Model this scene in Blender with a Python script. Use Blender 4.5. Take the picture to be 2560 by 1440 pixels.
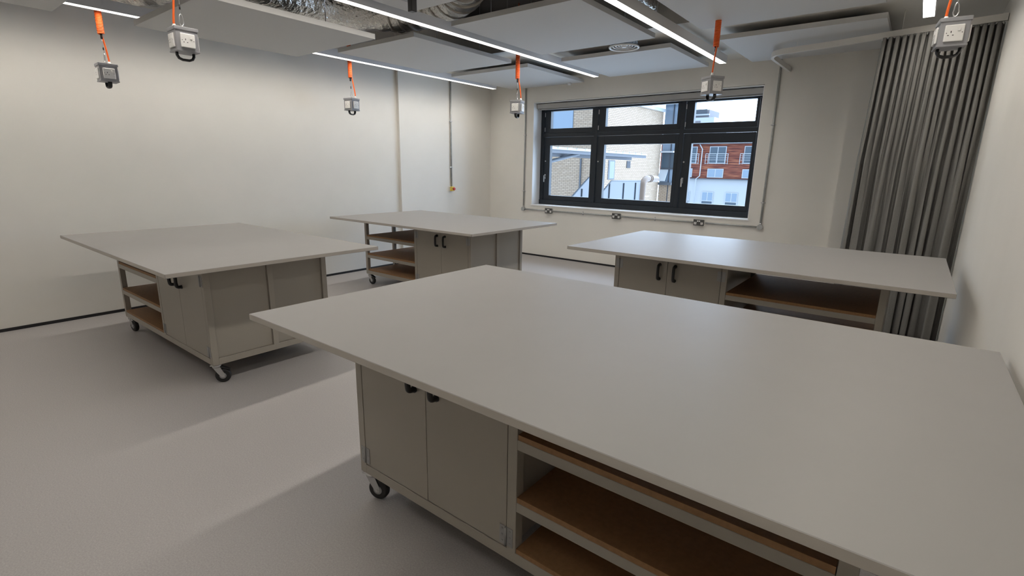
import bpy, bmesh, math, random
from mathutils import Vector, Matrix, Euler
for o in list(bpy.data.objects): bpy.data.objects.remove(o)
S = bpy.context.scene
COL = S.collection
PI = math.pi
random.seed(7)

# ------------------------------------------------------------------ camera
HC = 1.5015
yaw, pitch, roll = -0.66363, 0.23366, 0.01709
fw = Vector((math.sin(yaw)*math.cos(pitch), math.cos(yaw)*math.cos(pitch), -math.sin(pitch)))
r0 = Vector((math.cos(yaw), -math.sin(yaw), 0)); u0 = r0.cross(fw)
rt = math.cos(roll)*r0 + math.sin(roll)*u0
up = -math.sin(roll)*r0 + math.cos(roll)*u0
cd = bpy.data.cameras.new('camera'); cam = bpy.data.objects.new('camera', cd); COL.objects.link(cam)
M = Matrix((rt, up, -fw)).transposed().to_4x4(); M.translation = Vector((0, 0, HC))
cam.matrix_world = M
cd.sensor_width = 36; cd.lens = 1264.23/2560*36; cd.clip_start = .02; cd.clip_end = 500
S.camera = cam

# ------------------------------------------------------------------ world, exposure
SKY_LOW, SKY_HIGH = 2.5, 8.5
w = bpy.data.worlds.new('overcast_sky'); S.world = w; w.use_nodes = True
nt = w.node_tree; nt.nodes.clear()
bg = nt.nodes.new('ShaderNodeBackground'); out = nt.nodes.new('ShaderNodeOutputWorld')
bg.inputs[0].default_value = (0.62, 0.78, 1.0, 1)
# overcast sky, brighter on the far side where the sun stands behind the clouds
gtc = nt.nodes.new('ShaderNodeTexCoord'); gd = nt.nodes.new('ShaderNodeVectorMath'); gd.operation = 'DOT_PRODUCT'
gd.inputs[1].default_value = Vector((.22, .86, .46)).normalized()
gm = nt.nodes.new('ShaderNodeMapRange'); gm.interpolation_type = 'SMOOTHSTEP'
gm.inputs[1].default_value = -.1; gm.inputs[2].default_value = .95; gm.inputs[3].default_value = SKY_LOW; gm.inputs[4].default_value = SKY_HIGH
nt.links.new(gtc.outputs['Generated'], gd.inputs[0]); nt.links.new(gd.outputs['Value'], gm.inputs[0]); nt.links.new(gm.outputs[0], bg.inputs[1])
nt.links.new(bg.outputs[0], out.inputs[0])
S.view_settings.view_transform = 'Standard'; S.view_settings.look = 'None'
S.view_settings.exposure = 0.07; S.view_settings.gamma = 1; S.view_settings.use_curve_mapping = False
LED = 35.0          # radiance of the linear lamps' diffusers
LEDCOL = (1.0, 0.935, 0.85, 1)

# ------------------------------------------------------------------ materials
def srgb(r, g, b):
    f = lambda c: (c/255/12.92) if c/255 <= .04045 else ((c/255+.055)/1.055)**2.4
    return (f(r), f(g), f(b), 1)
MATS = {}
def mat(name, col, rough=.5, metal=0, spec=.5, noise=0, nscale=30, bump=0, bscale=200, coat=0, bdist=.002):
    if name in MATS: return MATS[name]
    m = bpy.data.materials.new(name); m.use_nodes = True
    n = m.node_tree; b = n.nodes['Principled BSDF']
    b.inputs['Base Color'].default_value = col; b.inputs['Roughness'].default_value = rough
    b.inputs['Metallic'].default_value = metal; b.inputs['Specular IOR Level'].default_value = spec
    b.inputs['Coat Weight'].default_value = coat
    if noise or bump:
        tc = n.nodes.new('ShaderNodeTexCoord')
    if noise:
        t = n.nodes.new('ShaderNodeTexNoise'); t.inputs['Scale'].default_value = nscale; t.inputs['Detail'].default_value = 3
        n.links.new(tc.outputs['Object'], t.inputs['Vector'])
        r = n.nodes.new('ShaderNodeMapRange'); r.inputs[1].default_value = .3; r.inputs[2].default_value = .7
        r.inputs[3].default_value = 1-noise; r.inputs[4].default_value = 1+noise
        n.links.new(t.outputs[0], r.inputs[0])
        mx = n.nodes.new('ShaderNodeVectorMath'); mx.operation = 'SCALE'; mx.inputs[0].default_value = col[:3]
        n.links.new(r.outputs[0], mx.inputs['Scale']); n.links.new(mx.outputs[0], b.inputs['Base Color'])
    if bump:
        t = n.nodes.new('ShaderNodeTexNoise'); t.inputs['Scale'].default_value = bscale; t.inputs['Detail'].default_value = 4
        n.links.new(tc.outputs['Object'], t.inputs['Vector'])
        bp = n.nodes.new('ShaderNodeBump'); bp.inputs['Strength'].default_value = bump; bp.inputs['Distance'].default_value = bdist
        n.links.new(t.outputs[0], bp.inputs['Height']); n.links.new(bp.outputs[0], b.inputs['Normal'])
    MATS[name] = m
    return m
wall_m = mat('wall_paint', (.81, .785, .73, 1), .75, noise=.015, nscale=3, bump=.08, bscale=300)
rev_m = mat('reveal_paint', (.88, .88, .88, 1), .6)
raft_m = mat('raft_board', (.55, .545, .53, 1), .8, bump=.1, bscale=400)
beam_m = mat('beam_paint', (.70, .68, .63, 1), .85)
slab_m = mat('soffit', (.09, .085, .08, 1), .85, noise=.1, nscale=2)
top_m = mat('laminate_top', (.275, .266, .255, 1), .46, spec=.45, noise=.012, nscale=6, bump=.03, bscale=500)
edge_m = mat('laminate_edge', (.42, .39, .35, 1), .45)
steel_m = mat('beige_steel', (.34, .312, .268, 1), .33, spec=.45, bump=.03, bscale=600)
panel_m = mat('panel_steel', (.33, .303, .262, 1), .30, spec=.5)
mdf_m = mat('mdf_board', (.28, .15, .068, 1), .7, noise=.12, nscale=60)
black_m = mat('black_plastic', (.012, .012, .013, 1), .35)
rubber_m = mat('black_rubber', (.015, .015, .016, 1), .6)
zinc_m = mat('zinc_steel', (.62, .62, .62, 1), .28, metal=1)
hinge_m = mat('hinge_steel', (.36, .36, .36, 1), .5, metal=.6)
galv_m = mat('galvanised_conduit', (.47, .48, .47, 1), .45, metal=.4, noise=.12, nscale=20)
alum_m = mat('dark_aluminium', (.020, .026, .034, 1), .42, spec=.4)
lamp_m = mat('lamp_body', (.80, .80, .82, 1), .5)
blind_m = mat('blind_fascia', (.42, .41, .39, 1), .6)
curt_m = mat('curtain_cloth', (.235, .228, .218, 1), .85, noise=.1, nscale=250, bump=.5, bscale=900)
track_m = mat('white_track', (.68, .66, .62, 1), .45)
grey_m = mat('grey_plastic', (.30, .30, .315, 1), .45)
white_m = mat('white_plastic', (.80, .79, .77, 1), .35)
orange_m = mat('orange_cable', (.85, .14, .02, 1), .4)
yellow_m = mat('yellow_plastic', (.75, .55, .08, 1), .4)
red_m = mat('red_button', (.55, .03, .02, 1), .35)
base_m = mat('black_vinyl', (.012, .012, .014, 1), .5)
plate_m = mat('socket_metal', (.10, .098, .095, 1), .4, metal=.5)
foil_m = mat('duct_foil', (.66, .64, .60, 1), .22, metal=1, bump=1.0, bscale=22, bdist=.03)
spiral_m = mat('duct_steel', (.5, .48, .44, 1), .35, metal=.85)
wood_m = mat('timber_batten', (.22, .09, .04, 1), .7)

def floor_mat():
    m = bpy.data.materials.new('vinyl_floor'); m.use_nodes = True; n = m.node_tree; b = n.nodes['Principled BSDF']
    tc = n.nodes.new('ShaderNodeTexCoord')
    v = n.nodes.new('ShaderNodeTexVoronoi'); v.inputs['Scale'].default_value = 90
    n.links.new(tc.outputs['Object'], v.inputs['Vector'])
    r = n.nodes.new('ShaderNodeValToRGB')
    r.color_ramp.elements[0].position = .06; r.color_ramp.elements[0].color = (.56, .54, .525, 1)
    r.color_ramp.elements[1].position = .12; r.color_ramp.elements[1].color = (.365, .345, .335, 1)
    n.links.new(v.outputs['Distance'], r.inputs[0])
    t = n.nodes.new('ShaderNodeTexNoise'); t.inputs['Scale'].default_value = 160; t.inputs['Detail'].default_value = 2
    n.links.new(tc.outputs['Object'], t.inputs['Vector'])
    mp = n.nodes.new('ShaderNodeMapRange'); mp.inputs[1].default_value = .3; mp.inputs[2].default_value = .7; mp.inputs[3].default_value = .9; mp.inputs[4].default_value = 1.1
    n.links.new(t.outputs[0], mp.inputs[0])
    sc = n.nodes.new('ShaderNodeVectorMath'); sc.operation = 'SCALE'
    n.links.new(r.outputs[0], sc.inputs[0]); n.links.new(mp.outputs[0], sc.inputs['Scale'])
    n.links.new(sc.outputs[0], b.inputs['Base Color'])
    b.inputs['Roughness'].default_value = .5; b.inputs['Specular IOR Level'].default_value = .35
    return m
floor_m = floor_mat()
def emis(name, col, s):
    m = bpy.data.materials.new(name); m.use_nodes = True; n = m.node_tree; n.nodes.clear()
    e = n.nodes.new('ShaderNodeEmission'); o = n.nodes.new('ShaderNodeOutputMaterial')
    e.inputs[0].default_value = col; e.inputs[1].default_value = s; n.links.new(e.outputs[0], o.inputs[0]); return m
led_m = emis('led_diffuser', LEDCOL, LED)
def lens(m):   # prismatic lens: the lamp throws most of its light downwards
    n = m.node_tree; e = [x for x in n.nodes if x.type == 'EMISSION'][0]
    g = n.nodes.new('ShaderNodeNewGeometry'); d = n.nodes.new('ShaderNodeVectorMath'); d.operation = 'DOT_PRODUCT'
    n.links.new(g.outputs['Incoming'], d.inputs[0]); n.links.new(g.outputs['Normal'], d.inputs[1])
    p = n.nodes.new('ShaderNodeMath'); p.operation = 'POWER'; p.inputs[1].default_value = 1.7
    a = n.nodes.new('ShaderNodeMath'); a.operation = 'MULTIPLY_ADD'; a.inputs[1].default_value = LED; a.inputs[2].default_value = 3.0
    n.links.new(d.outputs['Value'], p.inputs[0]); n.links.new(p.outputs[0], a.inputs[0]); n.links.new(a.outputs[0], e.inputs[1])
lens(led_m)
def glass(name, tint=(1, 1, 1, 1), refl=.12):
    m = bpy.data.materials.new(name); m.use_nodes = True; n = m.node_tree; n.nodes.clear()
    t = n.nodes.new('ShaderNodeBsdfTransparent'); t.inputs[0].default_value = tint
    g = n.nodes.new('ShaderNodeBsdfGlossy'); g.inputs['Roughness'].default_value = .02
    fr = n.nodes.new('ShaderNodeFresnel'); fr.inputs[0].default_value = 1.12
    mx = n.nodes.new('ShaderNodeMixShader'); o = n.nodes.new('ShaderNodeOutputMaterial')
    n.links.new(fr.outputs[0], mx.inputs[0]); n.links.new(t.outputs[0], mx.inputs[1]); n.links.new(g.outputs[0], mx.inputs[2])
    n.links.new(mx.outputs[0], o.inputs[0]); return m
glass_m = glass('window_glass', (.93, .96, .98, 1))
def brick(name, swz, c1, c2, mortar):
    m = bpy.data.materials.new(name); m.use_nodes = True; n = m.node_tree; b = n.nodes['Principled BSDF']
    tc = n.nodes.new('ShaderNodeTexCoord'); sp = n.nodes.new('ShaderNodeSeparateXYZ'); cb = n.nodes.new('ShaderNodeCombineXYZ')
    n.links.new(tc.outputs['Object'], sp.inputs[0])
    n.links.new(sp.outputs[swz], cb.inputs[0]); n.links.new(sp.outputs[2], cb.inputs[1])
    t = n.nodes.new('ShaderNodeTexBrick'); t.inputs['Scale'].default_value = 1; t.inputs['Brick Width'].default_value = .225
    t.inputs['Row Height'].default_value = .075; t.inputs['Mortar Size'].default_value = .009
    t.inputs['Color1'].default_value = c1; t.inputs['Color2'].default_value = c2; t.inputs['Mortar'].default_value = mortar
    n.links.new(cb.outputs[0], t.inputs['Vector']); n.links.new(t.outputs[0], b.inputs['Base Color'])
    b.inputs['Roughness'].default_value = .9; return m
bc = ((.37, .275, .19, 1), (.43, .33, .24, 1), (.17, .125, .095, 1))
brickx_m = brick('buff_brick_side', 1, *bc); bricky_m = brick('buff_brick_front', 0, *bc)
def planks():
    m = bpy.data.materials.new('cedar_cladding'); m.use_nodes = True; n = m.node_tree; b = n.nodes['Principled BSDF']
    tc = n.nodes.new('ShaderNodeTexCoord'); mp = n.nodes.new('ShaderNodeMapping'); mp.inputs['Scale'].default_value = (.5, 1, 7)
    n.links.new(tc.outputs['Object'], mp.inputs[0])
    t = n.nodes.new('ShaderNodeTexNoise'); t.inputs['Scale'].default_value = 1.3; t.inputs['Detail'].default_value = 5
    n.links.new(mp.outputs[0], t.inputs['Vector'])
    r = n.nodes.new('ShaderNodeValToRGB'); r.color_ramp.elements[0].position = .33; r.color_ramp.elements[0].color = (.055, .014, .010, 1)
    r.color_ramp.elements[1].position = .7; r.color_ramp.elements[1].color = (.34, .125, .06, 1)
    e = r.color_ramp.elements.new(.5); e.color = (.18, .045, .026, 1)
    n.links.new(t.outputs[0], r.inputs[0]); n.links.new(r.outputs[0], b.inputs['Base Color']); b.inputs['Roughness'].default_value = .8
    return m
cedar_m = planks()
render_m = mat('white_render', (.42, .43, .44, 1), .9)
extwin_m = mat('exterior_glazing', (.05, .075, .10, 1), .08, spec=.6)
bluewin_m = mat('blue_glazing', (.20, .26, .33, 1), .1, spec=.6)
extgrey_m = mat('exterior_grey', (.09, .10, .115, 1), .6)
canopy_m = mat('canopy_metal', (.05, .056, .07, 1), .5)
corr_m = mat('corrugated_sheet', (.33, .35, .39, 1), .5)
balus_m = mat('frosted_balustrade', (.07, .08, .095, 1), .3)
copper_m = mat('flue_metal', (.17, .115, .08, 1), .45)
extwhite_m = mat('exterior_white_frame', (.42, .44, .46, 1), .5)
towr_m = mat('tower_grey', (.17, .16, .17, 1), .8)

# ------------------------------------------------------------------ mesh helpers
def box(bm, x0, x1, y0, y1, z0, z1, mi=0, bev=0):
    vs = [bm.verts.new(p) for p in ((x0,y0,z0),(x1,y0,z0),(x1,y1,z0),(x0,y1,z0),(x0,y0,z1),(x1,y0,z1),(x1,y1,z1),(x0,y1,z1))]
    fs = [bm.faces.new([vs[i] for i in q]) for q in ((0,3,2,1),(4,5,6,7),(0,1,5,4),(1,2,6,5),(2,3,7,6),(3,0,4,7))]
    for f in fs: f.material_index = mi
    if bev:
        es = set(e for f in fs for e in f.edges)
        bmesh.ops.bevel(bm, geom=list(es), offset=bev, segments=2, affect='EDGES', profile=.5)
    return fs
def tube(bm, pts, r, seg=10, closed=False, cap=True, mi=0, flat=None):
    pts = [Vector(p) for p in pts]; rings = []; n = len(pts); prev = None
    for i, p in enumerate(pts):
        if closed: d = pts[(i+1) % n]-pts[i-1]
        else: d = pts[min(i+1, n-1)]-pts[max(i-1, 0)]
        d.normalize()
        if prev is None:
            a = Vector((0, 0, 1)) if abs(d.z) < .9 else Vector((1, 0, 0))
            s = d.cross(a).normalized()
        else:
            s = (prev - d*prev.dot(d)).normalized()
        prev = s; t = d.cross(s)
        rr = r[i] if isinstance(r, (list, tuple)) else r
        rings.append([bm.verts.new(p + s*math.cos(2*PI*k/seg)*rr + t*math.sin(2*PI*k/seg)*rr) for k in range(seg)])
    m = n if closed else n-1
    for i in range(m):
        a, b = rings[i], rings[(i+1) % n]
        for k in range(seg):
            f = bm.faces.new((a[k], a[(k+1) % seg], b[(k+1) % seg], b[k])); f.smooth = True; f.material_index = mi
    if cap and not closed:
        f = bm.faces.new(list(reversed(rings[0]))); f.material_index = mi
        f = bm.faces.new(rings[-1]); f.material_index = mi
def prism(bm, poly, axis, a, b, mi=0):
    """polygon in the two other axes, extruded along axis from a to b"""
    def P(u, v, t):
        return {'x': (t, u, v), 'y': (u, t, v), 'z': (u, v, t)}[axis]
    A = [bm.verts.new(P(u, v, a)) for u, v in poly]; B = [bm.verts.new(P(u, v, b)) for u, v in poly]
    n = len(poly); fs = [bm.faces.new(A), bm.faces.new(list(reversed(B)))]
    for i in range(n): fs.append(bm.faces.new((A[i], B[i], B[(i+1) % n], A[(i+1) % n])))
    for f in fs: f.material_index = mi
def obj(name, bm, mats, parent=None, loc=None, rot=None):
    bmesh.ops.recalc_face_normals(bm, faces=bm.faces)
    me = bpy.data.meshes.new(name); bm.to_mesh(me); bm.free()
    for m in (mats if isinstance(mats, (list, tuple)) else [mats]): me.materials.append(m)
    o = bpy.data.objects.new(name, me); COL.objects.link(o)
    if parent: o.parent = parent
    if loc: o.location = loc
    if rot: o.rotation_euler = rot
    return o
def boxo(name, dims, m, parent=None, bev=0, **k):
    bm = bmesh.new(); box(bm, *dims, bev=bev); return obj(name, bm, m, parent, **k)
def tubeo(name, pts, r, m, parent=None, seg=12, **k):
    bm = bmesh.new(); tube(bm, pts, r, seg); return obj(name, bm, m, parent, **k)
def tag(o, label, cat, group=None, kind=None):
    o['label'] = label; o['category'] = cat
    if group: o['group'] = group
    if kind: o['kind'] = kind
    return o
def thing(name, label, cat, loc=(0, 0, 0), rz=0, group=None):
    o = bpy.data.objects.new(name, None); COL.objects.link(o); o.location = loc; o.rotation_euler = (0, 0, rz)
    o.empty_display_size = .05
    return tag(o, label, cat, group)
def struct(o, label, cat):
    o['kind'] = 'structure'; o['label'] = label; o['category'] = cat; return o
def catmull(P, n=8):
    P = [Vector(p) for p in P]; P = [P[0]*2-P[1]] + P + [P[-1]*2-P[-2]]; o = []
    for i in range(1, len(P)-2):
        for k in range(n):
            t = k/n; a, b, c, d = P[i-1:i+3]
            o.append(.5*((2*b)+(-a+c)*t+(2*a-5*b+4*c-d)*t*t+(-a+3*b-3*c+d)*t**3))
    o.append(P[-2]); return o

# ------------------------------------------------------------------ room shell
XL, XR, YB, YF, ZC = -6.205, .348, 7.18, -1.3, 3.35
BKY, BKZ = 5.20, 2.885
def ceil_at(y): return BKZ if y > BKY-.005 else ZC
WX0, WX1, WZ0, WZ1 = -5.22, -1.69, .885, 2.555
struct(boxo('floor', (XL-.2, XR+.2, YF-.2, YB+.4, -.1, 0), floor_m), 'grey speckled vinyl floor of the room', 'floor')
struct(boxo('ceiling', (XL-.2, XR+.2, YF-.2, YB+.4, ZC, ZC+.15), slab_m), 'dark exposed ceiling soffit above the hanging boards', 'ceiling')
struct(boxo('wall_left', (XL-.2, XL, YF-.2, YB+.4, 0, ZC), wall_m), 'long cream wall on the left', 'wall')
struct(boxo('wall_right', (XR, XR+.2, YF-.2, YB+.4, 0, ZC), wall_m), 'cream wall on the right edge', 'wall')
struct(boxo('wall_front', (XL, XR, YF-.2, YF, 0, ZC), wall_m), 'cream wall behind the camera', 'wall')
bm = bmesh.new()
box(bm, XL, WX0, YB, YB+.4, 0, ZC); box(bm, WX1, XR, YB, YB+.4, 0, ZC)
box(bm, WX0, WX1, YB, YB+.4, 0, WZ0-.004); box(bm, WX0, WX1, YB, YB+.4, WZ1+.004, ZC)
struct(obj('wall_back', bm, wall_m), 'cream wall with the wide dark window', 'wall')
struct(boxo('trim_1', (XL, XL+.045, 5.11, YB, 0, ZC), wall_m), 'shallow boxed-out wall panel in the far left corner', 'wall panel')
struct(boxo('trim_2', (-.742, XR, YB-.16, YB, 0, ZC), wall_m), 'shallow boxed pier behind the curtain', 'pier')
bm = bmesh.new()
t = .008
box(bm, WX0, WX0+t, YB-.001, YB+.4, WZ0, WZ1); box(bm, WX1-t, WX1, YB-.001, YB+.4, WZ0, WZ1)
box(bm, WX0, WX1, YB-.001, YB+.4, WZ1-t, WZ1)
struct(obj('trim_3', bm, rev_m), 'white painted lining of the window recess', 'window reveal')
struct(boxo('trim_4', (WX0-.01, WX1+.01, YB-.012, YB+.24, WZ0-.014, WZ0+.004), rev_m, bev=.002), 'thin white window sill board', 'window sill')
bs = .028
struct(boxo('baseboard_left', (XL, XL+.008, YF, 5.11, 0, bs), base_m), 'thin black skirting line along the left wall', 'skirting')
struct(boxo('baseboard_corner', (XL+.045, XL+.053, 5.102, YB, 0, bs), base_m), 'thin black skirting line on the boxed-out panel', 'skirting')
struct(boxo('baseboard_back', (XL+.045, -.742, YB-.008, YB, 0, bs), base_m), 'thin black skirting line under the window', 'skirting')
struct(boxo('baseboard_right', (XR-.008, XR, YF, YB-.16, 0, bs), base_m), 'thin black skirting line along the right wall', 'skirting')
struct(boxo('trim_5', (XL, XR, BKY, YB, BKZ, ZC), beam_m), 'pale dropped bulkhead above the boards near the window', 'bulkhead')

# ------------------------------------------------------------------ window
FY = 7.40
def k740(x): return x*1.0095
win = struct(bpy.data.objects.new('window_1', None), 'wide dark grey six pane window with brick building outside', 'window')
COL.objects.link(win); win.location = (0, FY, 0)
fz0, fz1 = WZ0+.006, WZ1-.06
mull = [k740(-4.113), k740(-2.738)]; TZ = HC+(2.038-HC)*1.0095
bm = bmesh.new(); box(bm, WX0+t, WX0+t+.07, 0, .07, fz0, fz1, bev=.003); box(bm, WX1-t-.07, WX1-t, 0, .07, fz0, fz1, bev=.003)
box(bm, WX0+t, WX1-t, -.012, .07, fz0, fz0+.075, bev=.003); box(bm, WX0+t, WX1-t, 0, .07, fz1-.05, WZ1-t, bev=.003)
obj('window_frame', bm, alum_m, win)
for x in mull: boxo('mullion', (x-.03, x+.03, -.004, .07, fz0+.07, fz1), alum_m, win, bev=.003)
xs = [WX0+t+.07] + [v for x in mull for v in (x-.03, x+.03)] + [WX1-t-.07]
for i in range(3): boxo('transom', (xs[2*i], xs[2*i+1], -.003, .07, TZ-.028, TZ+.028), alum_m, win, bev=.003)
gl = {0: (-4.978, -4.194), 1: (-3.958, -2.827), 2: (-2.590, -1.792)}
gz = {0: (1.048, 1.876), 1: (2.145, 2.42)}
for i in range(3):
    for j in range(2):
        x0, x1 = k740(gl[i][0]), k740(gl[i][1]); z0, z1 = [HC+(z-HC)*1.0095 for z in gz[j]]
        sx0, sx1 = xs[2*i]+.006, xs[2*i+1]-.006
        sz0, sz1 = (fz0+.075, TZ-.032) if j == 0 else (TZ+.032, fz1-.052)
        s = .012
        bm = bmesh.new()
        box(bm, sx0, x0, s, .085, sz0, sz1, bev=.003); box(bm, x1, sx1, s, .085, sz0, sz1, bev=.003)
        box(bm, x0-.001, x1+.001, s, .085, sz0, z0, bev=.003); box(bm, x0-.001, x1+.001, s, .085, z1, sz1, bev=.003)
        sash = obj('sash', bm, alum_m, win)
        boxo('pane', (x0-.005, x1+.005, .05, .056, z0-.005, z1+.005), glass_m, sash)
        if j == 0:
            hx = sx0+.03
            bm = bmesh.new(); tube(bm, [(hx, s-.0, 1.62), (hx, s-.012, 1.62)], .011, 12)
            lk = obj('lock_knob', bm, zinc_m, sash)
            if i != 1:
                bm = bmesh.new(); box(bm, hx-.014, hx+.014, s-.01, s, 1.32, 1.40, bev=.003)
                box(bm, hx-.009, hx+.009, s-.035, s-.01, 1.36, 1.38, bev=.002)
                box(bm, hx-.009, hx+.011, s-.045, s-.030, 1.27, 1.385, bev=.004)
                obj('window_handle', bm, zinc_m, sash)
        else:
            for z in (sz0+.03, sz1-.10):
                boxo('hinge', (sx0-.004, sx0+.006, s-.008, s+.001, z, z+.065), zinc_m, sash)
# roller blind cassette
bl = thing('roller_blind', 'pale grey roller blind cassette along the top of the window', 'blind', (0, 7.255, 2.5))
boxo('cassette', (WX0+.012, WX1-.012, 0, .09, -.035, .035), blind_m, bl, bev=.006)
tubeo('rolled_fabric', [(WX0+.03, .05, -.037), (WX1-.03, .05, -.037)], .016, blind_m, bl)
boxo('bottom_bar', (WX0+.02, WX1-.02, .03, .05, -.058, -.046), blind_m, bl, bev=.003)

# ------------------------------------------------------------------ conduits and sockets on walls
def conduit(label, pts, clips, r=.011, normal=(0, -1, 0)):
    c = thing('metal_conduit', label, 'conduit', (0, 0, 0), 0, 'surface conduits on the walls')
    tubeo('pipe', pts, r, galv_m, c)
    n = Vector(normal)
    for p in clips:
        p = Vector(p); bm = bmesh.new()
        d = (Vector(pts[1])-Vector(pts[0])).normalized(); s = d.cross(n)
        tube(bm, [p-d*.008, p+d*.008], r*1.35, 12)
        tube(bm, [p-s*.030-n*.006, p+s*.030-n*.006], .006, 8)
        for q in (-1, 1): tube(bm, [p+s*.024*q-n*.012, p+s*.024*q+n*.006], .006, 8)
        obj('saddle_clip', bm, zinc_m, c)
    return c
CY = YB-.016
conduit('vertical steel conduit on the wall left of the window', [(-5.378, CY, .84), (-5.378, CY, BKZ)], [(-5.378, CY, 2.04), (-5.378, CY, 1.11)])
conduit('vertical steel conduit on the wall right of the window', [(-1.53, CY, .84), (-1.53, CY, BKZ)], [(-1.53, CY, 2.07), (-1.53, CY, 1.115)], r=.0125)
for lab, a, b, cl in (('short horizontal conduit between the left junction box and first socket', -5.345, -4.90, None),
                      ('horizontal conduit between the first and second sockets under the window', -4.75, -3.645, -4.176),
                      ('horizontal conduit between the second and third sockets under the window', -3.49, -2.39, -2.961),
                      ('horizontal conduit between the third socket and right junction box', -2.23, -1.565, None)):
    conduit(lab, [(a, CY, .803), (b, CY, .803)], [(cl, CY, .803)] if cl else [])
for lab, x in (('round junction box at the foot of the left window conduit', -5.378), ('round junction box at the foot of the right window conduit', -1.53)):
    j = thing('junction_box', lab, 'junction box', (x, YB, .803), 0, 'round conduit junction boxes')
    bm = bmesh.new(); tube(bm, [(0, 0, 0), (0, -.034, 0)], .033, 20); obj('box_body', bm, galv_m, j)
    bm = bmesh.new(); tube(bm, [(0, -.034, 0), (0, -.040, 0)], .036, 20); obj('lid', bm, galv_m, j)
    bm = bmesh.new(); tube(bm, [(0, -.016, .030), (0, -.016, .052)], .015, 12); obj('coupler', bm, zinc_m, j)
for lab, x in (('metal double socket below the left end of the window', -4.83), ('metal double socket below the middle of the window', -3.573), ('metal double socket below the right part of the window', -2.314)):
    s = thing('double_socket', lab, 'socket', (x, YB, .803), 0, 'double sockets under the window')
    boxo('back_box', (-.066, .066, -.040, 0, -.037, .037), galv_m, s, bev=.004)
    boxo('face_plate', (-.073, .073, -.047, -.040, -.043, .043), plate_m, s, bev=.003)
    for q in (-1, 1):
        boxo('rocker_switch', (q*.012-.009, q*.012+.009, -.052, -.047, .010, .030), white_m, s, bev=.002)
        bm = bmesh.new(); box(bm, q*.045-.017, q*.045+.017, -.049, -.047, -.028, .006, bev=.0015)
        o = obj('outlet', bm, white_m, s)
        bm = bmesh.new(); box(bm, q*.045-.003, q*.045+.003, -.0495, -.049, -.006, .003)
        for d in (-1, 1): box(bm, q*.045+d*.010-.004, q*.045+d*.010+.004, -.0495, -.049, -.020, -.015)
        obj('slots', bm, black_m, o)
for q in (-1, 1): pass
# left wall: two conduits and the stop button
LX = XL+.045
conduit('steel conduit on the left wall down to the stop button', [(LX+.016, 6.165, 1.18), (LX+.016, 6.165, BKZ)], [(LX+.016, 6.165, 2.217), (LX+.016, 6.165, 1.491)], r=.0135, normal=(1, 0, 0))
st = thing('emergency_stop_button', 'yellow box with red emergency stop button on the left wall', 'emergency stop', (LX, 6.165, 1.14))
boxo('back_box', (0, .012, -.042, .042, -.042, .042), white_m, st, bev=.003)
boxo('housing', (.012, .052, -.036, .036, -.037, .037), yellow_m, st, bev=.006)
bm = bmesh.new(); tube(bm, [(.052, 0, 0), (.068, 0, 0)], .012, 16); obj('stem', bm, black_m, st)
bm = bmesh.new(); tube(bm, [(.066, 0, 0), (.072, 0, 0), (.088, 0, 0), (.092, 0, 0)], [.018, .023, .023, .017], 20); obj('push_button', bm, red_m, st)

# ------------------------------------------------------------------ tables
TW, TD, FW_, FD_ = 2.419, 1.495, 1.840, .902
def make_handle(parent, x, yf, z0, z1, sgn):
    """black bow handle on a door face looking towards sgn*y"""
    b = .034*sgn
    zs = z0, z1
    pts = catmull([(x, yf, z0+.006), (x, yf+b*.8, z0+.010), (x, yf+b, z0+.030), (x, yf+b*1.02, (z0+z1)/2), (x, yf+b, z1-.030), (x, yf+b*.8, z1-.010), (x, yf, z1-.006)], 5)
    bm = bmesh.new(); tube(bm, pts, .0115, 10)
    for z in (z0+.006, z1-.006): tube(bm, [(x, yf, z), (x, yf+.006*sgn, z)], .014, 12)
    return obj('handle', bm, black_m, parent)
def make_hinge(parent, x, yf, z, sgn):
    bm = bmesh.new()
    for q in (-1, 1):
        box(bm, x+q*.016-.013, x+q*.016+.013, min(yf, yf+.002*sgn), max(yf, yf+.002*sgn), z, z+.075)
        for k in (.012, .037, .062): tube(bm, [(x+q*.017, yf+.002*sgn, z+k), (x+q*.017, yf+.0032*sgn, z+k)], .0035, 8)
    tube(bm, [(x, yf+.004*sgn, z), (x, yf+.004*sgn, z+.075)], .0045, 8)
    return obj('hinge', bm, hinge_m, parent)
def make_caster(parent, x, y, ang, zb):
    c = bmesh.new()
    box(c, -.034, .034, -.030, .030, zb-.005, zb, bev=.001)
    tube(c, [(0, 0, zb-.005), (0, 0, zb-.012), (0, 0, zb-.022)], [.024, .030, .028], 18)
    for q in (-1, 1):
        a = q*.0195
        poly = [(-.020, zb-.020), (.024, zb-.020), (.050, .062), (.046, .040), (.028, .040), (.004, .075)]
        prism(c, poly, 'y', a-.0015, a+.0015)
    box(c, -.020, .026, -.021, .021, zb-.024, zb-.020)
    tube(c, [(.036, -.026, .050), (.036, .026, .050)], .007, 10)
    o = obj('caster', c, zinc_m, parent, loc=(x, y, 0), rot=(0, 0, ang))
    wl = bmesh.new()
    R = .0495
    tube(wl, [(.036, -.016, .050), (.036, -.014, .050), (.036, -.008, .050), (.036, .008, .050), (.036, .014, .050), (.036, .016, .050)], [R-.010, R-.003, R, R, R-.003, R-.010], 28)
    obj('wheel', wl, rubber_m, o)
    hb = bmesh.new(); tube(hb, [(.036, -.018, .050), (.036, .018, .050)], .022, 16); obj('wheel_hub', hb, grey_m, o)
    bk = bmesh.new(); prism(bk, [(.022, zb-.024), (.066, zb-.045), (.084, zb-.050), (.083, zb-.043), (.060, zb-.030), (.026, zb-.014)], 'y', -.014, .014); obj('brake_lever', bk, black_m, o)
    return o
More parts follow.
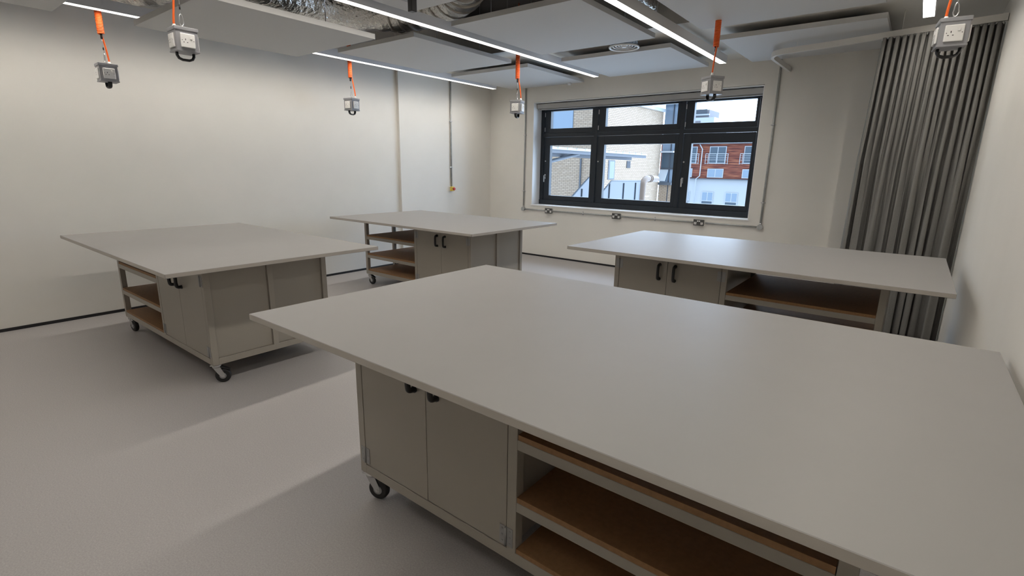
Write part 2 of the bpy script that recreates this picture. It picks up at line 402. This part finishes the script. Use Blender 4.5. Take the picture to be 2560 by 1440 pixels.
def make_table(label, cx, cy, ht, rz, angs, hz):
    zb, th = .1365, .026; zt = ht-th
    T = thing('cutting_table', label, 'table', (cx, cy, 0), rz, 'mobile cutting tables')
    bm = bmesh.new()
    fs = box(bm, -TW/2, TW/2, -TD/2, TD/2, zt, ht)
    for f in fs[2:]: f.material_index = 1
    bmesh.ops.bevel(bm, geom=list(bm.edges), offset=.0018, segments=1, affect='EDGES')
    obj('tabletop', bm, [top_m, edge_m], T)
    hx, hy, s = FW_/2, FD_/2, .040
    dv = -hx+.896           # right edge of the dividing posts
    for a in (-1, 1):
        for b in (-1, 1):
            x0 = -hx if a < 0 else hx-s; y0 = -hy if b < 0 else hy-s
            boxo('leg', (x0, x0+s, y0, y0+s, zb, zt), steel_m, T, bev=.002)
    for a in (-1, 1):
        x0 = -hx if a < 0 else hx-s
        boxo('post', (x0, x0+s, -s/2, s/2, zb+.04, zt-.035), steel_m, T, bev=.002)
        boxo('post', (dv-s, dv, (-hy if a < 0 else hy-s), (-hy+s if a < 0 else hy), zb+.04, zt-.035), steel_m, T, bev=.002)
    for b in (-1, 1):
        y0 = -hy if b < 0 else hy-s
        boxo('bottom_rail', (-hx+s, hx-s, y0, y0+s, zb, zb+.044), steel_m, T, bev=.002)
        boxo('top_rail', (-hx+s, hx-s, y0, y0+s, zt-.035, zt), steel_m, T, bev=.002)
        x0 = -hx if b < 0 else hx-s
        boxo('bottom_rail', (x0, x0+s, -hy+s, hy-s, zb, zb+.044), steel_m, T, bev=.002)
        boxo('top_rail', (x0, x0+s, -hy+s, hy-s, zt-.035, zt), steel_m, T, bev=.002)
    # closed end
    for y0, y1 in ((-hy+s, -s/2), (s/2, hy-s)):
        boxo('end_panel', (-hx+.016, -hx+.020, y0+.002, y1-.002, zb+.046, zt-.036), panel_m, T)
    boxo('divider_panel', (dv-s+.002, dv-s+.006, -hy+s, hy-s, zb+.044, zt-.035), panel_m, T)
    boxo('cabinet_floor', (-hx+s, dv-s, -hy+s, hy-s, zb+.040, zb+.044), panel_m, T)
    boxo('cabinet_partition', (-hx+s, dv-s, -.002, .002, zb+.044, zt-.035), panel_m, T)
    # doors
    xa, xb = -hx+s+.003, dv-s-.003; xm = (xa+xb)/2
    for sg in (-1, 1):
        yf = sg*(hy-.001)
        for q, (x0, x1) in enumerate(((xa, xm-.0015), (xm+.0015, xb))):
            bm = bmesh.new(); box(bm, x0, x1, min(yf, yf-.018*sg), max(yf, yf-.018*sg), zb+.048, zt-.038, bev=.0015)
            d = obj('door', bm, steel_m, T)
            make_handle(d, xm+(-.062 if q == 0 else .062), yf, hz-.125, hz, sg)
            for z in (zb+.058, zt-.15): make_hinge(d, (x0-.0015 if q == 0 else x1+.0015), yf+.001*sg, z, sg)
    # shelves
    for zt_ in (.642, .405, .182):
        if zt_ > .2:
            for b in (-1, 1):
                y0 = -hy if b < 0 else hy-.035
                boxo('shelf_rail', (dv, hx-s, y0, y0+.035, zt_-.057, zt_-.020), steel_m, T, bev=.002)
            boxo('shelf_rail', (hx-.035, hx-.002, -hy+s, hy-s, zt_-.057, zt_-.020), steel_m, T, bev=.002)
        boxo('shelf', (dv+.002, hx-s-.002, -hy+.001, hy-.001, zt_-.020 if zt_ > .2 else zb+.0445, zt_ if zt_ > .2 else zb+.0625), mdf_m, T, bev=.001)
    i = 0
    for a in (-1, 1):
        for b in (-1, 1):
            make_caster(T, a*(hx-.036), b*(hy-.032), angs[i]-rz, zb); i += 1
    return T
def ctr(x, y): return x+TW/2, y+TD/2
make_table('large pale grey cutting table in the foreground with open shelves at right', *ctr(-2.098, .914), .8933, 0, [.35, 2.6, .6, 1.2], .772)
make_table('grey cutting table near the left wall with closed end towards the camera', *ctr(-5.743, 1.006), .8691, PI, [1.9, 1.0, 3.6, .15], .757)
make_table('grey cutting table farthest back near the left corner and window', *ctr(-5.738, 3.601), .8662, PI, [1.0, 2.0, 1.6, .1], .757)
make_table('grey cutting table under the window beside the curtain', *ctr(-2.169, 3.493), .8898, 0, [.6, 2.1, 3.0, .4], .787)

# ------------------------------------------------------------------ ceiling rafts
def raft(label, x0, x1, y0, y1, z, th=.045):
    r = thing('ceiling_raft', label, 'ceiling panel', ((x0+x1)/2, (y0+y1)/2, z), 0, 'suspended acoustic ceiling boards')
    a, b = (x1-x0)/2, (y1-y0)/2
    boxo('board', (-a, a, -b, b, 0, th), raft_m, r, bev=.002)
    for sx in (-.8, .8):
        for sy in (-.8, .8): tubeo('hanger', [(a*sx, b*sy*.55, th), (a*sx, b*sy*.55, ceil_at((y0+y1)/2+b*sy*.55)-z)], .0035, zinc_m, r, seg=6)
    return r
raft('pale ceiling board at the top left corner of the picture', -5.39, -4.05, -.25, 1.145, 2.60)
raft('large low pale ceiling board over the left table', -5.35, -4.03, 1.66, 3.10, 2.60)
raft('pale ceiling board above the farthest left table, between two lamp rows', -5.55, -4.23, 3.73, 5.32, 2.77)
raft('pale ceiling board nearest the back left corner', -5.58, -4.20, 5.62, 7.05, 2.77)
raft('pale ceiling board cut by the top edge, beside the black pole', -3.62, -2.25, 1.70, 3.16, 2.77)
raft('pale ceiling board in the middle over the foreground table', -3.64, -2.27, 3.67, 5.13, 2.77)
raft('pale ceiling board just in front of the window beside the round vent', -3.66, -2.29, 5.58, 6.84, 2.77)
raft('large pale ceiling board at the top right over the foreground', -1.80, -.405, 3.35, 5.08, 2.77)
raft('pale ceiling board behind the curtain rail', -1.78, -.42, 5.56, 6.84, 2.77)

# ------------------------------------------------------------------ linear lamps
def lamp(label, x, y0, y1, z=2.75):
    L = thing('linear_lamp', label, 'ceiling lamp', (x, (y0+y1)/2, z), 0, 'linear ceiling lamps')
    h = (y1-y0)/2; wd = .037
    bm = bmesh.new()
    box(bm, -wd-.004, -wd, -h, h, 0, .085); box(bm, wd, wd+.004, -h, h, 0, .085); box(bm, -wd, wd, -h, h, .081, .085)
    box(bm, -wd, wd, -h, -h+.004, 0, .081); box(bm, -wd, wd, h-.004, h, 0, .081)
    obj('housing', bm, lamp_m, L)
    boxo('diffuser', (-wd, wd, -h+.004, h-.004, .001, .006), led_m, L)
    for k in (-.9, -.45, 0, .45, .9): tubeo('suspension_wire', [(0, h*k, .085), (0, h*k, ceil_at((y0+y1)/2+h*k)-z)], .002, zinc_m, L, seg=6)
    return L
LY = -.6
lamp('linear lamp row nearest the left wall', -5.71, LY, 6.75)
lamp('linear lamp row second from the left wall', -3.765, LY, 6.64)
lamp('linear lamp row ending above the window at right', -2.055, LY, 6.64)
lamp('linear lamp row nearest the curtain and right wall', -.147, LY, 5.64)

# ------------------------------------------------------------------ services above the rafts
d = thing('spiral_duct', 'silver spiral air duct crossing above the ceiling boards', 'air duct', (0, 0, 0))
bm = bmesh.new(); pts = catmull([(-4.85, 2.1, 3.1), (-4.95, 2.9, 3.1), (-4.88, 3.5, 3.1), (-4.5, 3.84, 3.1), (-4.0, 3.88, 3.1), (-3.5, 3.68, 3.1), (-3.15, 3.3, 3.1)], 12)
tube(bm, pts, [.215+.005*math.sin(i*1.3) for i in range(len(pts))], 28); obj('duct_body', bm, foil_m, d)
for k in (33, 36, 39, 42, 46, 50, 54, 58, 62, 66, 69):
    p, q = pts[k], pts[k+1]; dd = (q-p).normalized()
    bm = bmesh.new(); tube(bm, [p, p+dd*.016], .226, 28); obj('duct_ring', bm, spiral_m, d)
d = thing('flexible_duct', 'crumpled foil flexible duct above the third lamp row', 'air duct', (0, 0, 0))
bm = bmesh.new(); pts = catmull([(-2.2, 3.3, 3.05), (-2.19, 4.0, 3.0), (-2.20, 4.7, 2.99), (-2.36, 5.10, 3.03)], 14)
tube(bm, pts, [.09+.010*math.sin(i*1.9) for i in range(len(pts))], 18); obj('duct_body', bm, foil_m, d)
d = thing('insulated_duct', 'crumpled foil duct between the left lamp row and low left ceiling board', 'air duct', (0, 0, 0))
bm = bmesh.new(); pts = catmull([(-6.0, 1.45, 3.02), (-5.9, 1.8, 2.99), (-5.55, 1.98, 2.98), (-5.2, 1.95, 3.0)], 10)
tube(bm, pts, [.11+.008*math.sin(i*1.7) for i in range(len(pts))], 18); obj('duct_body', bm, foil_m, d)
v = thing('round_vent', 'round white swirl air vent between the ceiling boards near the window', 'air vent', (-2.715, 5.355, 2.777))
bm = bmesh.new()
for R_, z in ((.152, 0), (.120, .010), (.090, .016), (.060, .020), (.033, .022)):
    tube(bm, [(R_*math.cos(a*PI/18), R_*math.sin(a*PI/18), z) for a in range(36)], .011 if R_ > .15 else .006, 8, closed=True)
obj('vent_rings', bm, white_m, v)
bm = bmesh.new(); tube(bm, [(0, 0, .040), (0, 0, .105)], .142, 28); obj('vent_throat', bm, black_m, v)
bm = bmesh.new(); tube(bm, [(0, 0, .0), (0, 0, .03)], [.022, .03], 16); obj('vent_core', bm, white_m, v)
c = thing('cable_tray', 'dark cable tray running high above the middle ceiling boards', 'cable tray', (0, 0, 0))
boxo('tray', (-4.4, -1.9, 2.2, 2.5, 3.18, 3.22), mat('tray_metal', (.06, .06, .06, 1), .5, metal=.4), c)
b = tag(boxo('timber_batten', (-2.85, -1.95, 3.42, 3.48, 3.22, 3.27), wood_m), 'reddish timber batten high beside the spiral duct', 'batten')
# mast with grey plate hanging at the top edge
pm = thing('ceiling_pole', 'black pole with grey plate hanging at the top edge of the picture', 'ceiling mount', (-2.83, 2.49, 2.50))
boxo('pole', (-.022, .022, -.022, .022, 0, .85), black_m, pm, bev=.004)
boxo('mounting_plate', (-.10, .10, -.05, .05, .085, .095), grey_m, pm, bev=.002)
s = thing('ceiling_sensor', 'small white sensor under the back left ceiling board', 'sensor', (-4.42, 6.98, 2.77))
bm = bmesh.new(); tube(bm, [(0, 0, 0), (0, 0, -.012), (0, 0, -.03)], [.035, .035, .02], 18); obj('sensor_body', bm, white_m, s)
tag(tubeo('black_cable', catmull([(.3, 4.35, 3.2), (.18, 4.5, 3.02), (0, 4.7, 2.90), (-.16, 4.85, 2.82)], 8), .006, black_m), 'thin black cable hanging near the right end lamp', 'cable')

# ------------------------------------------------------------------ hanging socket pendants
def make_box():
    P = thing('socket_pendant', 'x', 'hanging socket')
    a, h = .066, .075
    boxo('box_body', (-a, a, -a, a, -h+.004, h-.02), grey_m, P, bev=.003)
    boxo('box_lid', (-a-.005, a+.005, -a-.005, a+.005, h-.022, h), grey_m, P, bev=.003)
    boxo('box_base', (-a-.003, a+.003, -a-.003, a+.003, -h, -h+.010), grey_m, P, bev=.002)
    for k in range(4):
        pl = boxo('socket_plate', (-.043, .043, -a-.011, -a, -.052, .034), white_m, P, bev=.004)
        pl.rotation_euler = (0, 0, k*PI/2)
        y = -a-.0113
        boxo('pin_hole', (-.0165, -.0125, y, y+.001, -.008, .002), black_m, pl)
        for q in (-.0255, -.0045): boxo('pin_hole', (q-.0035, q+.0035, y, y+.001, -.022, -.018), black_m, pl)
        for q in (-.034, .034): boxo('screw', (q-.002, q+.002, y, y+.001, -.010, -.006), black_m, pl)
        boxo('rocker_switch', (.012, .024, -a-.015, -a-.010, .000, .016), white_m, pl, bev=.0015)
    bm = bmesh.new()
    pts = [(-.050, 0, -h+.001), (-.050, 0, -h-.018), (-.040, 0, -h-.036), (-.020, 0, -h-.044), (.020, 0, -h-.044), (.040, 0, -h-.036), (.050, 0, -h-.018), (.050, 0, -h+.001)]
    tube(bm, pts, .0085, 10); hd = obj('carry_handle', bm, black_m, P); hd.scale = (1, 1.9, 1)
    bm = bmesh.new(); tube(bm, [(.034, -.034, h), (.034, -.034, h+.018), (.034, -.034, h+.028)], [.013, .012, .008], 12); obj('cable_gland', bm, white_m, P)
    # steel link, wire, ferrules
    bm = bmesh.new()
    tube(bm, [(0, .007*math.cos(t_*PI/6), h+.010+.010*math.sin(t_*PI/6)) for t_ in range(12)], .002, 6, closed=True)
    obj('eye_bolt', bm, zinc_m, P)
    bm = bmesh.new()
    tube(bm, [((.014 if math.sin(t_*PI/8) < 0 else .010)*math.cos(t_*PI/8), 0, h+.052+.036*math.sin(t_*PI/8)) for t_ in range(16)], .0036, 6, closed=True)
    obj('carabiner', bm, zinc_m, P)
    bm = bmesh.new(); tube(bm, [(0, 0, h+.087), (0, 0, h+.25)], .0024, 6); obj('steel_wire', bm, zinc_m, P)
    bm = bmesh.new(); tube(bm, [(0, 0, h+.115), (0, 0, h+.145)], .005, 8); tube(bm, [(-.002, 0, h+.205), (-.002, 0, h+.245)], .009, 10); obj('ferrule', bm, black_m, P)
    # orange cable and coil
    bm = bmesh.new(); top = catmull([(.034, -.034, h+.02), (.034, -.034, h+.05), (.026, -.022, h+.15), (.020, -.006, h+.247)], 6)
    tube(bm, top, .0070, 8)
    pts = []; n = 34
    for i in range(n*10+1):
        a_ = 2*PI*i/10; z = h+.245+.40*i/(n*10); pts.append((.021*math.cos(a_), .021*math.sin(a_), z))
    tube(bm, pts, .0062, 6)
    tube(bm, [(0, 0, h+.645), (0, 0, ZC-2.18)], .0055, 8)
    obj('coiled_cable', bm, orange_m, P)
    return P
def copy_tree(o, parent=None):
    c = o.copy(); COL.objects.link(c); c.parent = parent
    for ch in list(o.children): copy_tree(ch, c)
    return c
proto = make_box()
specs = [('grey socket box hanging on an orange coil at far left', (-5.80, 1.541, 2.255), 12, 1),
         ('grey socket box hanging over the left ceiling board, black handle broadside', (-3.99, 1.51, 2.285), 19, 2),
         ('grey socket box hanging above the farthest left table', (-5.82, 4.07, 2.247), 46, 0),
         ('grey socket box hanging left of the window', (-3.95, 5.09, 2.212), -20, 1),
         ('grey socket box hanging in front of the window top right pane', (-1.58, 4.86, 2.238), 36, 3),
         ('large grey socket box hanging in front of the curtain', (.014, 3.97, 2.275), 8, 2)]
first = True
roots = [proto] + [copy_tree(proto) for _ in specs[1:]]
for P, (lab, loc, phi, side) in zip(roots, specs):
    th0 = math.atan2(-loc[0], loc[1]) + math.radians(phi) + (side % 2)*PI/2 + (PI if side >= 2 else 0)
    P.location = loc; P.rotation_euler = (0, 0, th0)
    P['label'] = lab; P['group'] = 'hanging socket boxes on orange coils'

# ------------------------------------------------------------------ curtain and its track
tr = thing('curtain_track', 'white curved curtain track running from right wall to window wall', 'curtain track', (0, 0, 0))
ctl = [(XR-.002, 5.73, 2.70), (-.2, 5.83, 2.70), (-.8, 5.99, 2.70), (-1.12, 6.05, 2.70), (-1.33, 6.10, 2.70), (-1.425, 6.24, 2.70), (-1.435, 6.5, 2.70), (-1.43, 6.9, 2.70), (-1.43, YB-.002, 2.70)]
pts = catmull(ctl, 10)
bm = bmesh.new(); prev = None; rings = []
for i, p in enumerate(pts):
    dd = (pts[min(i+1, len(pts)-1)]-pts[max(i-1, 0)]); dd.z = 0; dd.normalize(); s_ = Vector((-dd.y, dd.x, 0))
    rings.append([bm.verts.new(p+s_*u+Vector((0, 0, v_))) for u, v_ in ((-.015, -.026), (.015, -.026), (.015, .026), (-.015, .026))])
for a_, b_ in zip(rings, rings[1:]):
    for k in range(4): bm.faces.new((a_[k], a_[(k+1) % 4], b_[(k+1) % 4], b_[k]))
bm.faces.new(rings[0]); bm.faces.new(list(reversed(rings[-1])))
obj('rail', bm, track_m, tr)
for k in (12, 32, 52, 66): tubeo('hanger', [pts[k]+Vector((0, 0, .026)), (pts[k].x, pts[k].y, BKZ)], .003, track_m, tr, seg=6)
cu = thing('curtain', 'heavy grey pleated floor length curtain drawn against the right wall', 'curtain', (0, 0, 0))
bm = bmesh.new(); NF = 15; NS = 300; NZ = 44; rows = []
def A2_(u): return .050+.016*math.sin(u*13.7)+.010*math.sin(u*37)
rnd = random.Random(3); ph = [rnd.uniform(-.5, .5) for _ in range(NF+2)]; am = [rnd.uniform(.75, 1.25) for _ in range(NF+2)]
for j in range(NZ+1):
    tz = j/NZ; z = 2.668-tz*2.641; row = []
    for i in range(NS+1):
        u = i/NS
        b_ = min(1, tz*1.15); b_ = b_*b_*(3-2*b_)
        w1 = u*17+.10*math.sin(u*21)
        w2 = u*10.2+.30*math.sin(u*8.3+.8)+.15*math.sin(u*17+tz)
        y = 5.905-.115*u - (1-b_)*.085*abs(math.sin(PI*w1))**.8 - b_*2.3*A2_(u)*abs(math.sin(PI*w2))**.8 + b_*.012*math.cos(2*PI*w1+1.2) + .008*math.sin(u*31+tz*5)*tz
        x = -.455-.035*min(1, tz*2.5)+u*(.785+.035*min(1, tz*2.5)) + (1-b_)*.006*math.sin(4*PI*w1) + b_*.014*math.sin(4*PI*w2)
        x = min(x, XR-.012)
        row.append(bm.verts.new((x, y, z)))
    rows.append(row)
for a_, b_ in zip(rows, rows[1:]):
    for i in range(NS):
        f = bm.faces.new((a_[i], a_[i+1], b_[i+1], b_[i])); f.smooth = True
cl = obj('drape', bm, curt_m, cu)
md = cl.modifiers.new('thick', 'SOLIDIFY'); md.thickness = .003; md.offset = 0
bm = bmesh.new()
for i in range(NF+1):
    u = i/NF; tube(bm, [(-.452+u*.78, 5.865-.115*u, 2.655), (-.452+u*.78, 5.865-.115*u, 2.673)], .005, 6)
obj('glider_hooks', bm, white_m, cu)

# ------------------------------------------------------------------ outside, buff brick building
K = 1.55
def sc(y, z, k=K): return y*k, HC+(z-HC)*k
BX = -7.202*K; BY0 = 13*K; BY1 = 17.45*K; BZ = HC+(3.42-HC)*K
B = thing('brick_building', 'buff brick building seen through the left and middle panes', 'building', (BX, BY0, 0))
bm = bmesh.new(); box(bm, -9, -.0, .02, BY1-BY0, -4, BZ); obj('side_wall', bm, brickx_m, B)
bm = bmesh.new(); box(bm, -1.29, .005, 0, .021, -4, BZ); box(bm, -9, -1.29, 0, .021, -4, 2.7); obj('front_wall', bm, bricky_m, B)
boxo('coping', (-9.05, .10, -.08, BY1-BY0+.05, BZ, BZ+.16), extwhite_m, B)
boxo('front_glazing', (-2.35, -1.31, -.03, .019, 2.7, BZ), bluewin_m, B)
boxo('front_glazing', (-9, -2.42, -.03, .019, 2.7, BZ), bluewin_m, B)
boxo('glazing_mullion', (-2.42, -2.35, -.05, .019, 2.7, BZ), canopy_m, B)
boxo('drainpipe', (-.82, -.76, -.08, -.02, -4, 1.95), extgrey_m, B)
y0, z0 = sc(13.667, 1.764); y1, z1 = sc(14.077, 1.204)
wf = boxo('window', (.0, .02, y0-BY0, y1-BY0, z1, z0), extgrey_m, B)
boxo('pane', (.02, .025, y0-BY0+.12, y1-BY0-.06, z1+.05, z0-.05), extwin_m, wf)
y0, z0 = sc(14.859, 1.763); y1, z1 = sc(15.111, 1.551)
wf = boxo('louvre_vent', (0, .02, y0-BY0, y1-BY0, z1, z0), mat('louvre_dark', (.05, .05, .06, 1), .6), B)
for i in range(5): boxo('louvre_slat', (.015, .045, y0-BY0, y1-BY0, z1+(z0-z1)*(i+.3)/5, z1+(z0-z1)*(i+.5)/5), extgrey_m, wf)
# glazed block behind it
G = thing('glazed_building', 'blue glazed block right of the brick building', 'building', (BX+.02, BY1+.2, 0))
gx = .70
boxo('glass_wall', (-.02, gx, 0, .3, -4, BZ+.5), bluewin_m, G)
boxo('roof_overhang', (-.9, gx+.1, -1.6, .3, BZ+.45, BZ+.6), canopy_m, G)
boxo('upright_mullion', (gx*.68-.025, gx*.68+.025, -.05, 0, -4, BZ+.45), canopy_m, G)
for z in (3.05, 2.45, 1.55): boxo('crossbar', (-.02, gx, -.06, 0, z, z+.06), canopy_m, G)
boxo('lower_glazing', (0, gx, -.03, 0, 1.6, 2.42), extwin_m, G)
bm = bmesh.new(); prism(bm, [(0, 1.60), (-.45, .95), (-.42, .93), (.03, 1.58)], 'x', -.02, .42); obj('open_window', bm, extwhite_m, G)
boxo('scalloped_awning', (-.0, gx, -.25, -.02, 2.42, 2.5), extwhite_m, G)
boxo('window_ledge', (-.1, gx, -.2, 0, .72, .86), extgrey_m, G)
boxo('brick_base', (-.02, gx+.001, -.04, -.001, -4, .72), bricky_m, G)
# canopy
y0, y1 = 7.3*K, 11.3*K
C_ = thing('canopy_roof', 'grey corrugated canopy fixed along the brick wall outside', 'canopy', (0, 0, 0))
CX = -5.002*K; zt_, zb_ = HC+(1.832-HC)*K, HC+(1.762-HC)*K
boxo('fascia_beam', (CX-.1, CX, y0-1.5, y1, zb_, zt_-.02), canopy_m, C_)
boxo('inner_beam', (CX-.5, CX-.4, y0-1.5, y1-.3, zb_-.08, zb_+.02), canopy_m, C_)
boxo('soffit_sheet', (BX+.01, CX-.1, y0-1.5, y1, zt_-.05, zt_-.02), corr_m, C_)
bm = bmesh.new(); n = 16
for i in range(n):
    a_ = y0-1.5+(y1-y0+1.5)*i/n; st_ = (y1-y0+1.5)/n
    prism(bm, [(a_, zt_-.02), (a_+st_*.12, zt_+.05), (a_+st_*.95, zt_+.045), (a_+st_, zt_-.02)], 'x', BX+.02, CX+.04)
obj('corrugated_sheets', bm, corr_m, C_)
tubeo('diagonal_brace', [(CX-.15, 8.5*K, zb_+.02), (CX-1.0, 7.0*K, 1.36)], .05, extgrey_m, C_)
# stair balustrades
SX = -5.702*K
for lab, poly, posts in (('lower frosted glass stair screen below the canopy', [(13.9, -1.0), (13.9, .30), (15.45, 1.20), (15.95, 1.20), (15.95, -1.0)], (15.0, 15.6)),
                         ('longer frosted glass stair screen beside the metal flue', [(16.1, -1.0), (16.2, .55), (17.1, 1.07), (19.6, 1.05), (19.6, -1.0)], (16.95, 18.1, 19.15))):
    q = thing('stair_screen', lab, 'balustrade', (SX, 0, 0), 0, 'outdoor stair screens')
    bm = bmesh.new(); prism(bm, poly, 'x', -.01, .01); obj('screen_panel', bm, balus_m, q)
    for p_ in posts: boxo('post', (.01, .04, p_-.02, p_+.02, -1.0, 1.0 if p_ > 16.5 else .85), alum_m, q)
    tubeo('top_rail', [(0, a_, b_+.02) for a_, b_ in poly[1:4]], .025, extgrey_m, q, seg=8)
f_ = thing('exhaust_flue', 'brown metal exhaust flue with angled outlet outside', 'flue', (SX, 0, 0))
fp = catmull([(0, 19.85, -1), (0, 19.85, .7), (0, 19.9, 1.0), (0, 20.15, 1.14), (0, 20.5, 1.15), (0, 21.2, 1.13)], 6)
tubeo('flue_pipe', fp, .13, copper_m, f_, seg=18)
for a_, b_ in (((0, 20.4, 1.15), (0, 20.45, 1.15)), ((0, 20.55, 1.15), (0, 20.6, 1.15))): tubeo('clamp_ring', [a_, b_], .15, copper_m, f_, seg=18)
tubeo('wall_bracket', [(0, 19.9, .45), (0, 20.5, .42)], .02, zinc_m, f_, seg=8)
# cedar and render apartment block
K2 = 60/34
A2 = thing('apartment_block', 'apartment block with red cedar cladding over white render', 'building', (0, 60, HC))
def px2(x): return x*K2
def pz2(z): return (z-HC)*K2
boxo('cedar_wall', (px2(-14), px2(3), 0, 8, pz2(1.02), pz2(3.2)), cedar_m, A2)
boxo('render_wall', (px2(-14), px2(3), .1, 8, -9, pz2(1.0)), render_m, A2)
boxo('ledge', (px2(-14), px2(3), -.25, 0, pz2(.97), pz2(1.03)), extgrey_m, A2)
boxo('roof_edge', (px2(-14), px2(3), -.4, 8, pz2(3.17), pz2(3.24)), extgrey_m, A2)
for i, (a_, b_, c_, d_, bal) in enumerate(((-12.6, -11.55, 1.96, 3.02, 1), (-10.768, -9.738, 1.96, 3.02, 1), (-8.685, -7.65, 1.96, 3.02, 1),
      (-12.6, -11.76, 1.09, 1.65, 0), (-10.787, -9.793, 1.09, 1.65, 0), (-8.67, -7.8, 1.09, 1.64, 0),
      (-12.5, -11.81, -.56, .19, 0), (-11.021, -10.28, -.56, .19, 0), (-9.542, -8.788, -.56, .19, 0), (-6.6, -5.57, 1.96, 3.02, 1), (-4.5, -3.47, 1.96, 3.02, 1), (-2.4, -1.37, 1.96, 3.02, 1),
      (-6.6, -5.6, 1.09, 1.65, 0), (-4.5, -3.5, 1.09, 1.65, 0), (-7.9, -7.15, -.56, .19, 0), (-6.3, -5.55, -.56, .19, 0), (-4.7, -3.95, -.56, .19, 0))):
    x0, x1, z0, z1 = px2(a_), px2(b_), pz2(c_), pz2(d_)
    y_ = -.03 if c_ > 1 else .07
    wf = boxo('window', (x0, x1, y_-.05, y_+.02, z0, z1), extwhite_m, A2)
    xm = (x0+x1)/2
    for p0, p1 in ((x0+.08, xm-.05), (xm+.05, x1-.08)):
        boxo('pane', (p0, p1, y_-.07, y_-.04, z0+.1 if c_ > 0 else z0+.35, z1-.08), extwin_m if bal else bluewin_m, wf)
    if c_ < 0: boxo('lower_pane', (x0+.08, x1-.08, y_-.07, y_-.04, z0, z0+.25), extwin_m, wf)
    if bal:
        br = bmesh.new(); e_ = .3; zt2 = pz2(2.56)
        for z in (zt2, zt2-.22, zt2-.44, zt2-.66, z0+.02): tube(br, [(x0-e_, -.35, z), (x1+e_, -.35, z)], .022 if z != zt2 else .04, 6)
        for x in (x0-e_, x0, xm, x1, x1+e_): tube(br, [(x, -.35, z0-.05), (x, -.35, zt2)], .03, 6)
        for x in (x0-e_, x1+e_):
            for z in (zt2, z0): tube(br, [(x, -.35, z), (x, 0, z)], .03, 6)
        obj('balcony_rail', br, extwhite_m, A2)
dp = [(px2(x), -.3, pz2(z)) for x, z in ((-11.38, 3.15), (-11.19, 2.85), (-11.207, 1.18), (-11.42, 1.0), (-11.41, -.6))]
tubeo('downpipe', dp, .06, extwhite_m, A2, seg=8)
T2 = thing('office_tower', 'distant grey tower block in the sky of the right pane', 'building', (-28.3, 100, 0))
Tz = lambda z: HC+(z-HC)*1.25; Tx = lambda x: x*1.25+28.3
boxo('upper_storeys', (Tx(-31), Tx(-26.0), 0, 6, 0, Tz(10.35)), towr_m, T2)
boxo('lower_block', (Tx(-31), Tx(-24.2), -4, 4, 0, Tz(8.95)), extwhite_m, T2)
boxo('lower_windows', (Tx(-31), Tx(-26.1), -4.1, -4, 0, Tz(8.9)-.5), towr_m, T2)
boxo('white_band', (Tx(-31), Tx(-25.9), -.3, 0, Tz(9.55), Tz(9.75)), extwhite_m, T2)
for i in range(3): boxo('window_band', (Tx(-31), Tx(-26.3), -.1, 0, Tz(9.75)+.1+i*.3, Tz(9.75)+.25+i*.3), extwin_m, T2)
